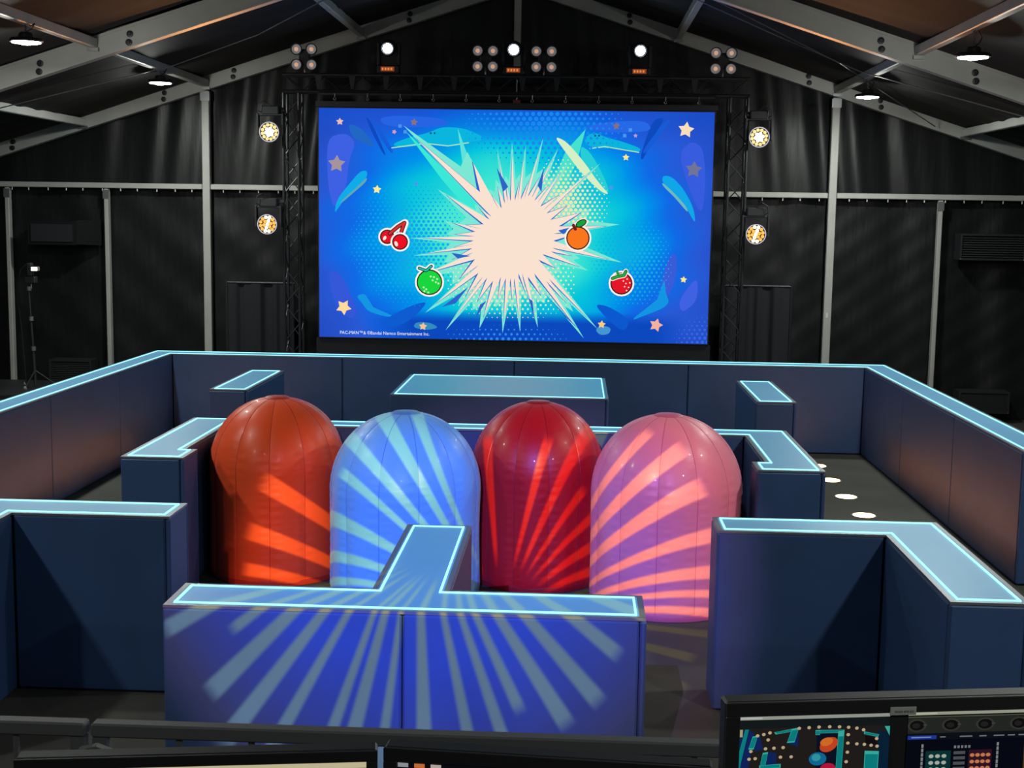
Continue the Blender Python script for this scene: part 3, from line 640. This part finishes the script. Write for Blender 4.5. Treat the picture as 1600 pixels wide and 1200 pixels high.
# moving heads
MHL = emat('cool white beam lens', (.72, .86, 1.0), 16); DISP = emat('amber display', srgb(190, 84, 44), .5); DISP2 = emat('amber display marks', srgb(240, 150, 80), .8)
def moving(x, label, y=20.1):
    z0 = 5.225
    t = thing('moving_head', (x, y, z0), label, 'stage light', 'moving head lights on the truss beam')
    MB().cbox(x-.16, x+.16, y-.14, y+.14, z0, z0+.12, .015).build('base', BLKMET, t)
    d = MB().box(x-.10, x+.10, y-.146, y-.140, z0+.03, z0+.095).build('display', DISP, t)
    mk = MB()
    for k in range(4): mk.box(x-.085+.043*k, x-.058+.043*k, y-.148, y-.146, z0+.045, z0+.08)
    mk.build('display_marks', DISP2, d)
    for s in (-1, 1): MB().cbox(x+s*.15-.025, x+s*.15+.025, y-.05, y+.05, z0+.12, z0+.46, .012).build('yoke_arm', BLKMET, t)
    c = Vector((x, y, z0+.385)); ax = Vector((0.02, -1, -.18)).normalized()
    MB().lathe([(0, -.18), (.09, -.17), (.115, -.10), (.12, .05), (.105, .15), (.10, .19), (.088, .19), (.082, .165), (0, .165)], c, ax, 24).build('head', BLKMET, t, smooth=True)
    MB().lathe([(.072, .168), (.06, .178), (.03, .185), (0, .187)], c, ax, 20).build('lens', MHL, t, smooth=True)
moving(-1.87, 'white-lit moving head left of centre on the truss beam'); moving(-.01, 'white-lit moving head in the centre of the truss beam'); moving(1.84, 'white-lit moving head right of centre on the truss beam')
# round LED wash lights on the towers
W1 = emat('warm white led cells', (1.0, .80, .32), 1.1); W1B = emat('white led cells', (1, .95, .8), 3.0); A1 = emat('amber led cells', (1.0, .50, .10), 1.2); A1B = emat('hot amber led cells', (1.0, .80, .45), 3.2); RIM = emat('lit lens rim', (.75, .72, .85), .9)
def wash(x, z, sx, amber, label, y=19.72):
    t = thing('wash_light', (x, y, z-.2), label, 'stage light', 'round LED wash lights on the towers')
    xt = -3.43 if sx < 0 else 3.44
    MB().cbox(x-.13, x+.13, y+.02, y+.22, z+.25, z+.38, .015).build('base', BLKMET, t)
    MB().tube((xt, TY0, z+.33), (x, y+.12, z+.33), .02, 8).build('clamp_arm', STEEL, t)
    MB().path([(x-sx*.02, y+.05, z+.38), (x+sx*.08, y, z+.45), (x+sx*.16, y, z+.40), (x+sx*.17, y, z+.3), (x+sx*.1, y+.05, z+.27)], .007, 5).build('cable_loop', RUBBER, t)
    for s in (-1, 1): MB().cbox(x+s*.185-.015, x+s*.185+.015, y+.02, y+.12, z-.05, z+.27, .006).build('yoke_arm', BLKMET, t)
    MB().cbox(x-.2, x+.2, y+.03, y+.11, z+.235, z+.262, .006).build('yoke_bar', BLKMET, t)
    ax = Vector((0, -1, -.05)).normalized(); c = Vector((x, y+.08, z)); a = Vector((1, 0, 0)); b = ax.cross(a)
    MB().lathe([(0, -.12), (.08, -.11), (.13, -.02), (.155, .08), (.16, .12), (.148, .12), (.146, .105), (0, .105)], c, ax, 28).build('head', BLKMET, t, smooth=True)
    MB().lathe([(.147, .1205), (.147, .126), (.136, .126), (.136, .1205), (.147, .1205)], c, ax, 28, cap=False).build('lens_rim', RIM, t)
    for ring, nn in ((0, 1), (.052, 6), (.104, 12)):
        for i in range(nn):
            th = 2*math.pi*i/nn+.2; p = c+a*(ring*math.cos(th))+b*(ring*math.sin(th))
            hot = (ring < .06 if not amber else (ring < .01 or abs(math.cos(th)) < .55))
            MB().lathe([(.026, .106), (.022, .116), (.01, .121), (0, .122)], p, ax, 10).build('led_cell', (A1B if amber else W1B) if hot else (A1 if amber else W1), t, smooth=True)
    if amber:
        ld = bpy.data.lights.new('added_roof_spot', 'SPOT'); ld.energy = 420; ld.color = (1, .42, .14); ld.spot_size = math.radians(46); ld.spot_blend = .8; ld.shadow_soft_size = .12  # spot added for the orange glow on the roof; the head faces forward
        lo = bpy.data.objects.new('added_roof_spot', ld); COL.objects.link(lo); lo.parent = t
        p = Vector((x, y-.16, z)); d = (Vector((sx*3.4, 13.2, 6.2))-p).normalized(); lo.matrix_local = Matrix.Translation(p-t.location) @ d.to_track_quat('-Z', 'Y').to_matrix().to_4x4()
wash(-3.58, 4.34, -1, False, 'white round wash light high on the left truss tower'); wash(3.58, 4.35, 1, False, 'white round wash light high on the right truss tower')
wash(-3.62, 2.99, -1, True, 'amber round wash light lower on the left truss tower'); wash(3.585, 2.955, 1, True, 'amber round wash light lower on the right truss tower')
# chain hoist tag over the screen
REDP = mat('faded red plastic', (.30, .07, .05), .6)
hb = thing('hoist_block', (.04, 20.12, 4.72), 'small faded red hoist block hanging over the middle of the screen', 'hoist')
MB().add([(-.015, 20.08, 4.87), (.095, 20.08, 4.87), (.095, 20.08, 4.79), (.04, 20.08, 4.735), (-.015, 20.08, 4.79), (-.015, 20.16, 4.87), (.095, 20.16, 4.87), (.095, 20.16, 4.79), (.04, 20.16, 4.735), (-.015, 20.16, 4.79)],
         [(4, 3, 2, 1, 0), (5, 6, 7, 8, 9), (0, 1, 6, 5), (1, 2, 7, 6), (2, 3, 8, 7), (3, 4, 9, 8), (4, 0, 5, 9)]).build('housing', REDP, hb)
MB().tube((.04, 20.12, 4.87), (.04, 20.12, 5.2), .01, 6).build('chain', STEEL, hb); MB().tube((.04, 20.12, 4.735), (.04, 20.12, 4.71), .006, 6).build('hook', STEEL, hb)

# ================================================================== BACKGROUND THINGS ALONG THE GABLE
def pipedrape(x0, x1, z1, label, seed):
    t = thing('pipe_and_drape', ((x0+x1)/2, 21.15, 0), label, 'drape', 'low black drapes on pipes')
    cloth(x0+.02, x1-.02, .02, lambda x: z1-.02, 21.15, 60, 8, .05, seed, 16).build('drape', DRAPE, t, smooth=True)
    MB().tube((x0-.02, 21.15, z1), (x1+.02, 21.15, z1), .018).build('cross_pipe', BLKMET, t)
    for x in (x0, x1):
        MB().tube((x, 21.15, 0.01), (x, 21.15, z1+.03), .022).build('upright_pipe', BLKMET, t); MB().box(x-.15, x+.15, 21.0, 21.3, 0, .01).build('foot_plate', BLKMET, t)
pipedrape(-4.63, -3.55, 2.035, 'low black pleated drape behind the left truss tower', 71); pipedrape(3.30, 4.37, 2.12, 'low black pleated drape behind the right truss tower', 72)
def vent(x0, x1, z0, z1, label, ns):
    t = thing('wall_vent', ((x0+x1)/2, 21.45, z0), label, 'vent', 'black vents set in the gable wall')
    fr = MB(); y0, y1 = 21.22, 21.55
    fr.box(x0, x1, y0, y1, z0, z0+.03).box(x0, x1, y0, y1, z1-.03, z1).box(x0, x0+.03, y0, y1, z0+.03, z1-.03).box(x1-.03, x1, y0, y1, z0+.03, z1-.03).build('frame', BLKMET, t)
    MB().box(x0+.03, x1-.03, y0+.1, y0+.12, z0+.03, z1-.03).build('back_plate', BLKMET, t)
    for k in range(ns):
        z = z0+.04+(z1-z0-.08)*(k+.5)/ns
        MB().add([(x0+.03, y0+.01, z-.008), (x1-.03, y0+.01, z-.008), (x1-.03, y0+.05, z+.012), (x0+.03, y0+.05, z+.012), (x0+.03, y0+.01, z-.012), (x1-.03, y0+.01, z-.012), (x1-.03, y0+.05, z+.008), (x0+.03, y0+.05, z+.008)],
                 [(0, 1, 2, 3), (7, 6, 5, 4), (0, 4, 5, 1), (2, 6, 7, 3), (1, 5, 6, 2), (3, 7, 4, 0)]).build('slat', SLATM, t)
    for x in (x0+.015, x1-.015): MB().lathe([(.012, 0), (.008, .008), (0, .009)], (x, y0, z0+.015), (0, -1, 0), 8).build('screw', STEEL, t)
SLATM = mat('dark green grey slats', (.05, .058, .055), .45, metal=.3)
vent(6.97, 7.98, 2.58, 2.99, 'black slatted vent high on the right of the wall', 9); vent(7.08, 7.88, .16, .51, 'low slatted vent behind the right outer maze wall', 13)
vent(-7.60, -6.90, .28, .72, 'low slatted vent on the left beside the light stand', 12)
db = thing('duct_box', (-7.38, 21.4, 2.59), 'black square duct outlet high on the left of the wall', 'duct')
MB().box(-7.86, -7.06, 21.15, 21.64, 2.59, 2.97).build('box', BLKFAB, db); MB().box(-7.80, -7.12, 21.13, 21.15, 2.64, 2.92).build('opening', CORE, db)
MB().add([(-7.06, 21.16, 2.60), (-7.06, 21.16, 2.98), (-6.78, 21.5, 3.0), (-6.78, 21.5, 2.58), (-7.06, 21.18, 2.60), (-7.06, 21.18, 2.98), (-6.78, 21.52, 3.0), (-6.78, 21.52, 2.58)], [(0, 3, 2, 1), (4, 5, 6, 7), (0, 1, 5, 4), (1, 2, 6, 5), (2, 3, 7, 6), (3, 0, 4, 7)]).build('collar_flap', BLKFAB, db)
# low deck with the light stand
dk = thing('stage_deck', (-7.9, 19.4, 0), 'low black deck on a lattice frame behind the left maze wall', 'stage deck')
MB().cbox(-9.3, -6.7, 18.6, 20.3, .44, .50, .01).build('deck_board', BLKMET, dk)
for y in (18.64, 20.26):
    for z in (.41, .08): MB().tube((-9.28, y, z), (-6.72, y, z), .02).build('rail', STEEL, dk)
for k in range(12):
    xa = -9.28+2.56*k/12; xb = -9.28+2.56*(k+1)/12
    MB().tube((xa, 18.64, .08 if k % 2 else .41), (xb, 18.64, .41 if k % 2 else .08), .010, 6).build('lattice_bar', STEEL, dk)
for x in (-9.25, -6.75):
    for y in (18.64, 20.26): MB().tube((x, y, 0), (x, y, .44), .025).build('leg', STEEL, dk)
st = thing('light_stand', (-7.12, 19.5, .5), 'black tripod stand with a small lit work lamp on the left deck', 'light stand')
for i, (z0, z1, r) in enumerate(((.52, 1.10, .022), (1.08, 1.55, .018), (1.53, 2.0, .014))):
    MB().tube((-7.12-.02*i, 19.5, z0), (-7.14-.02*i, 19.5, z1), r).build('pole', BLKMET, st); MB().lathe([(.035, -.03), (.035, .03)], (-7.135-.02*i, 19.5, z1-.02), n=10).build('collar', STEEL, st)
for k in range(3):
    a = k*2.094+.4; q = (-7.12+.30*math.cos(a), 19.5+.30*math.sin(a), .52)
    lg = MB().tube((-7.12, 19.5, .75), q, .012, 6).build('leg', BLKMET, st); MB().lathe([(.02, -.02), (.03, 0), (.02, .02)], q, (math.sin(a), -math.cos(a), 0), 10).build('caster', GREYP, lg)
MB().cbox(-7.22, -7.06, 19.44, 19.56, 2.06, 2.16, .01).build('mount_box', BLKMET, st); MB().tube((-7.14, 19.5, 1.98), (-7.14, 19.5, 2.07), .012).build('spigot', STEEL, st)
MB().cbox(-7.19, -7.11, 19.45, 19.55, 2.16, 2.36, .015).build('lamp_body', BLKMET, st)
lh = MB().cbox(-7.11, -7.0, 19.42, 19.5, 2.24, 2.31, .01).build('lamp_head', GREYP, st); MB().box(-7.10, -7.01, 19.415, 19.419, 2.25, 2.30).build('lamp_glass', emat('small work lamp', (1, .93, .75), 4), lh)
MB().path([(-7.15, 19.5, 2.34), (-7.22, 19.5, 2.33), (-7.3, 19.5, 2.25), (-7.33, 19.5, 2.1), (-7.38, 19.55, 1.8), (-7.36, 19.6, 1.5), (-7.3, 19.6, .52)], .006, 5).build('cable', RUBBER, st)

# ================================================================== FOREGROUND: BARRIER, DESK, MONITORS
DZ = .95
rz = thing('riser_deck', (.6, -.6, 0), 'raised black operator deck under the desk', 'stage deck')
for x in (-2, .6, 3.2): MB().cbox(x-.003-1.2, x+1.397-.2, -4, 2.95, DZ-.06, DZ, .01).build('deck_board', BLKMET, rz)
for x in (-3, .6, 4.2):
    for y in (-3.8, -.5, 2.8): MB().tube((x, y, 0), (x, y, DZ-.06), .03).build('leg', STEEL, rz)
def barrier(x0, x1, bal, label):
    t = thing('guard_rail', ((x0+x1)/2, 2.8, DZ), label, 'railing', 'grey guard rails at the deck edge')
    MB().cbox(x0, x1, 2.782, 2.818, 2.020, 2.052, .004).build('top_rail', RAILM, t); MB().cbox(x0, x1, 2.785, 2.815, DZ+.10, DZ+.13, .004).build('bottom_rail', RAILM, t)
    for x in bal: MB().tube((x, 2.8, DZ+.13), (x, 2.8, 2.02), .0075, 8).build('baluster', RAILM, t)
    for x in (x0+.018, x1-.018): MB().box(x-.016, x+.016, 2.786, 2.814, DZ, 2.019).build('end_post', RAILM, t)
barrier(-1.9, -.108, [-1.9+.163*k for k in range(1, 11)], 'grey guard rail section at the bottom left corner')
barrier(-.094, 2.6, [-.063+.163*k for k in range(1, 16)], 'long grey guard rail crossing the bottom in front of the T-shaped wall')
tag(MB().path([(-.12, 2.79, 1.99), (-.07, 2.76, 2.012), (-.03, 2.74, 2.008), (.01, 2.72, 1.985), (.04, 2.70, 1.95), (.06, 2.69, 1.7), (.06, 2.68, 1.2), (.08, 2.66, DZ+.01)], .006, 8).build('cable', GREYP, origin=(.08, 2.66, DZ)), 'grey cable hanging over the gap in the guard rail', 'cable')
dsk = thing('desk', (.9, 1.95, DZ), 'black operator desk carrying the monitors', 'desk')
MB().cbox(-.1, 2.1, 1.65, 2.3, 1.86, 1.90, .006).build('desk_top', BLKMET, dsk)
for x in (-.05, 2.05):
    for y in (1.7, 2.25): MB().box(x-.03, x+.03, y-.03, y+.03, DZ, 1.86).build('leg', BLKMET, dsk)

def monitor(p, q, ztop, hgt, label, draw, dispsplit, bez=.018, group='monitors on the operator desk', vsc=(1, 1)):
    """screen between its two top corners p and q (plan), facing the viewer"""
    p = Vector((*p, 0)); q = Vector((*q, 0)); d = (q-p); W = d.length; d.normalize(); nrm = Vector((d.y, -d.x, 0))   # towards the viewer
    c = (p+q)/2; t = thing('monitor', (c.x-nrm.x*.09, c.y-nrm.y*.09, 1.90), label, 'monitor', group)
    def B(x0, x1, y0, y1, z0, z1, name, m, par=t, b=.004):
        mb = MB().cbox(x0, x1, y0, y1, z0, z1, b); mb.v = [tuple(p+d*x-nrm*y+Vector((0, 0, z))) for x, y, z in mb.v]; return mb.build(name, m, par)
    B(0, W, 0, .035, ztop-hgt, ztop, 'case', CASE)
    B(W*.5-.03, W*.5+.03, .035, .06, 1.92, ztop-hgt*.4, 'stand_neck', CASE); B(W*.5-.13, W*.5+.13, -.02, .16, 1.90, 1.915, 'stand_foot', CASE)
    # bezel strips proud of the display
    for x0, x1, z0, z1 in ((0, W, ztop-bez, ztop), (0, W, ztop-hgt, ztop-hgt+bez), (0, bez, ztop-hgt+bez, ztop-bez), (W-bez, W, ztop-hgt+bez, ztop-bez)): B(x0, x1, -.006, 0, z0, z1, 'bezel', CASE, b=.001)
    for (xa, xb), vk in zip(dispsplit, vsc):
        PF = lambda u, v, k, xa=xa, xb=xb, vk=vk: tuple(p+d*(xa+(xb-xa)*u)+nrm*(.0006+.00006*k)+Vector((0, 0, ztop-bez-.002-(hgt-2*bez-.004)*min(1, v*vk))))
        pc = Pic(PF); pc.poly([(0, 0), (1, 0), (1, 1/vk), (0, 1/vk)], (20, 24, 28)); draw(pc, (xb-xa)/(hgt-2*bez), xa); pc.mb.build('display', MATS.get('monitor picture') or picmat('monitor picture', .62), t)
    return t, p, d, nrm
def R_(pc, x0, y0, x1, y1, c, lay=True): pc.poly([(x0, y0), (x1, y0), (x1, y1), (x0, y1)], c, lay)
def draw_plain(pc, asp, xa):
    R_(pc, 0, 0, 1, .032, (232, 220, 176)); R_(pc, 0, .034, 1, .08, (60, 66, 96))
    for k in range(10): R_(pc, .05+.09*k, .045, .09+.09*k, .062, (170, 170, 180), k == 0)
def draw_dark(pc, asp, xa):
    R_(pc, 0, 0, 1, 1, (14, 16, 22))
    for k, c in enumerate(((170, 175, 180), (236, 130, 60), (220, 200, 190))): R_(pc, .01+.055*k, .004, .045+.055*k, .03, c)
monitor((.098, 1.951), (.658, 2.034), 2.33, .34, 'dark monitor at the bottom left with a cream title bar', draw_plain, [(.018, .548)])
monitor((.668, 2.036), (1.19, 1.998), 2.335, .32, 'dark monitor at the bottom centre, mostly out of view', draw_dark, [(.018, .505)], bez=.022)
def draw_right(pc, asp, xa):
    if xa < .1:                                   # picture of the set from above
        R_(pc, 0, 0, 1, .045, (176, 182, 170)); R_(pc, .01, .01, .16, .034, (214, 218, 208))
        R_(pc, 0, .045, 1, 2.7, (26, 32, 34)); R_(pc, 0, .16, 1, 1.6, (40, 36, 34))
        TE, TL, NV = (16, 150, 150), (70, 205, 190), (22, 44, 110)
        pc.poly([(0, .2), (.07, .17), (.11, .22), (.06, 1), (0, 1)], NV); pc.poly([(0, .62), (.05, .17), (.075, .17), (.03, .62), (.02, .8), (0, .8)], TE)
        R_(pc, 0, .17, .035, .27, (200, 190, 140))
        def bar(pts): pc.poly(pts, TL); cx = sum(a for a, b in pts)/len(pts); cy = sum(b for a, b in pts)/len(pts); pc.poly([(cx+(a-cx)*.9, cy+(b-cy)*.8) for a, b in pts], TE)
        pc.poly([(.11, .28), (.15, .27), (.17, .45), (.12, .47)], NV); bar([(.10, .265), (.135, .255), (.11, .44), (.075, .44)])
        pc.poly([(.34, .22), (.40, .2), (.40, .42), (.34, .38)], NV); bar([(.24, .215), (.40, .16), (.395, .20), (.25, .245)]); bar([(.355, .18), (.40, .165), (.375, .36), (.325, .365)])
        pc.poly([(.20, .48), (.26, .50), (.26, .70), (.18, .70)], NV); bar([(.17, .49), (.205, .48), (.185, .72), (.15, .72)]); bar([(.15, .66), (.29, .645), (.29, .70), (.15, .71)])
        pc.poly([(.52, .25), (.70, .25), (.70, .9), (.52, .9)], (16, 24, 44)); bar([(.51, .20), (.70, .205), (.70, .245), (.51, .245)]); bar([(.66, .22), (.70, .22), (.69, .95), (.65, .95)]); bar([(.51, .205), (.54, .205), (.54, .265), (.51, .265)])
        pc.poly([(.92, .22), (1, .25), (1, 1), (.94, 1)], (12, 40, 66)); bar([(.83, .235), (.93, .28), (.925, .315), (.83, .27)]); pc.poly([(.84, .29), (.92, .33), (.92, .42), (.84, .40)], (26, 18, 22)); bar([(.84, .50), (.935, .51), (.93, .95), (.84, .95)]); pc.poly([(.965, .17), (1, .17), (1, .30), (.985, .24)], TL)
        pc.disc(.60, .40, .055, (232, 84, 40), .105, rot=.25); pc.disc(.585, .36, .04, (255, 130, 50), .06, rot=.3); pc.disc(.53, .59, .058, (20, 128, 176), .09); pc.disc(.52, .57, .03, (60, 180, 196), .05); pc.disc(.60, .72, .05, (214, 30, 70), .07); pc.layer()
        for q in ((.21, .215), (.17, .235), (.13, .25), (.40, .165), (.465, .16), (.53, .155), (.60, .155), (.665, .16), (.725, .17), (.78, .185), (.825, .21), (.20, .31), (.185, .43), (.24, .425), (.30, .42), (.09, .46), (.12, .56), (.08, .565), (.285, .55), (.355, .55), (.725, .27), (.725, .385), (.785, .40), (.835, .41), (.88, .425), (.92, .44), (.915, .335), (.725, .51), (.72, .64)):
            pc.disc(*q, .012, (226, 200, 160), .022, n=10, lay=False)
    else:                                         # picture of the lighting program
        R_(pc, 0, 0, 1, .034, (182, 184, 164)); R_(pc, .03, .008, .16, .026, (210, 214, 186)); R_(pc, 0, .05, 1, .06, (96, 100, 74)); R_(pc, 0, .06, 1, .24, (44, 48, 44))
        for k in range(5):
            cx = .05+.19*k; pc.disc(cx, .15, .052, (64, 64, 58), .072); pc.disc(cx, .15, .040, (20, 20, 20), .056); pc.disc(cx-.005, .152, .022, (40, 40, 40), .030); R_(pc, cx+.035, .14, cx+.056, .15, (84, 82, 76))
        R_(pc, 0, .25, 1, .31, (18, 22, 30)); R_(pc, 0, .262, .16, .305, (36, 66, 176)); R_(pc, .02, .276, .13, .288, (150, 170, 220))
        for a, b in ((.18, .21), (.29, .36), (.40, .44), (.48, .54), (.56, .60), (.62, .74)): R_(pc, a, .276, b, .29, (130, 136, 140), False)
        R_(pc, 0, .31, 1, 2.2, (10, 14, 26)); R_(pc, .105, .44, .245, .9, (14, 62, 62)); R_(pc, .345, .44, .475, .9, (60, 26, 46)); R_(pc, .655, .33, .70, 1, (96, 70, 30)); pc.disc(.69, .35, .012, (210, 170, 60), .015)
        pc.layer()
        for j in range(4):
            for i in range(3): pc.disc(.135+.036*i, .50+.075*j, .014, (196, 208, 196), .022, n=10, lay=False)
            for i in range(4): pc.disc(.365+.030*i, .50+.075*j, .013, (236, 148, 92), .021, n=10, lay=False)
            R_(pc, .26, .45+.06*j, .325, .485+.06*j, (92, 94, 98), False)
        for i in range(5): R_(pc, .26+.02*i, .385, .272+.02*i, .415, (140, 142, 146), False)
        for k in range(8): R_(pc, .078, .36+.05*k, .09, .40+.05*k, (150, 154, 158), False); R_(pc, .50, .36+.05*k, .512, .40+.05*k, (150, 154, 158), False)
mt, p, d, nrm = monitor((1.204, 1.973), (1.80, 2.068), 2.45, .36, 'large console monitor at the bottom right showing two windows', draw_right, [(.019, .262), (.292, .585)], bez=.022, vsc=(.38, .46))
stk = MB().cbox(.259, .301, -.0085, -.006, 2.437-.012, 2.437+.001, .0005); stk.v = [tuple(p+d*x-nrm*y+Vector((0, 0, z))) for x, y, z in stk.v]; so = stk.build('sticker', mat('grey paper sticker', (.48, .50, .45), .7), mt)
mk = MB()
for a, b in ((.267, .279), (.282, .289), (.291, .297)): mk.box(a, b, -.0092, -.0085, 2.4295, 2.4325)
mk.v = [tuple(p+d*x-nrm*y+Vector((0, 0, z))) for x, y, z in mk.v]; mk.build('faded_print', mat('faded ink', (.22, .23, .21), .8), so)
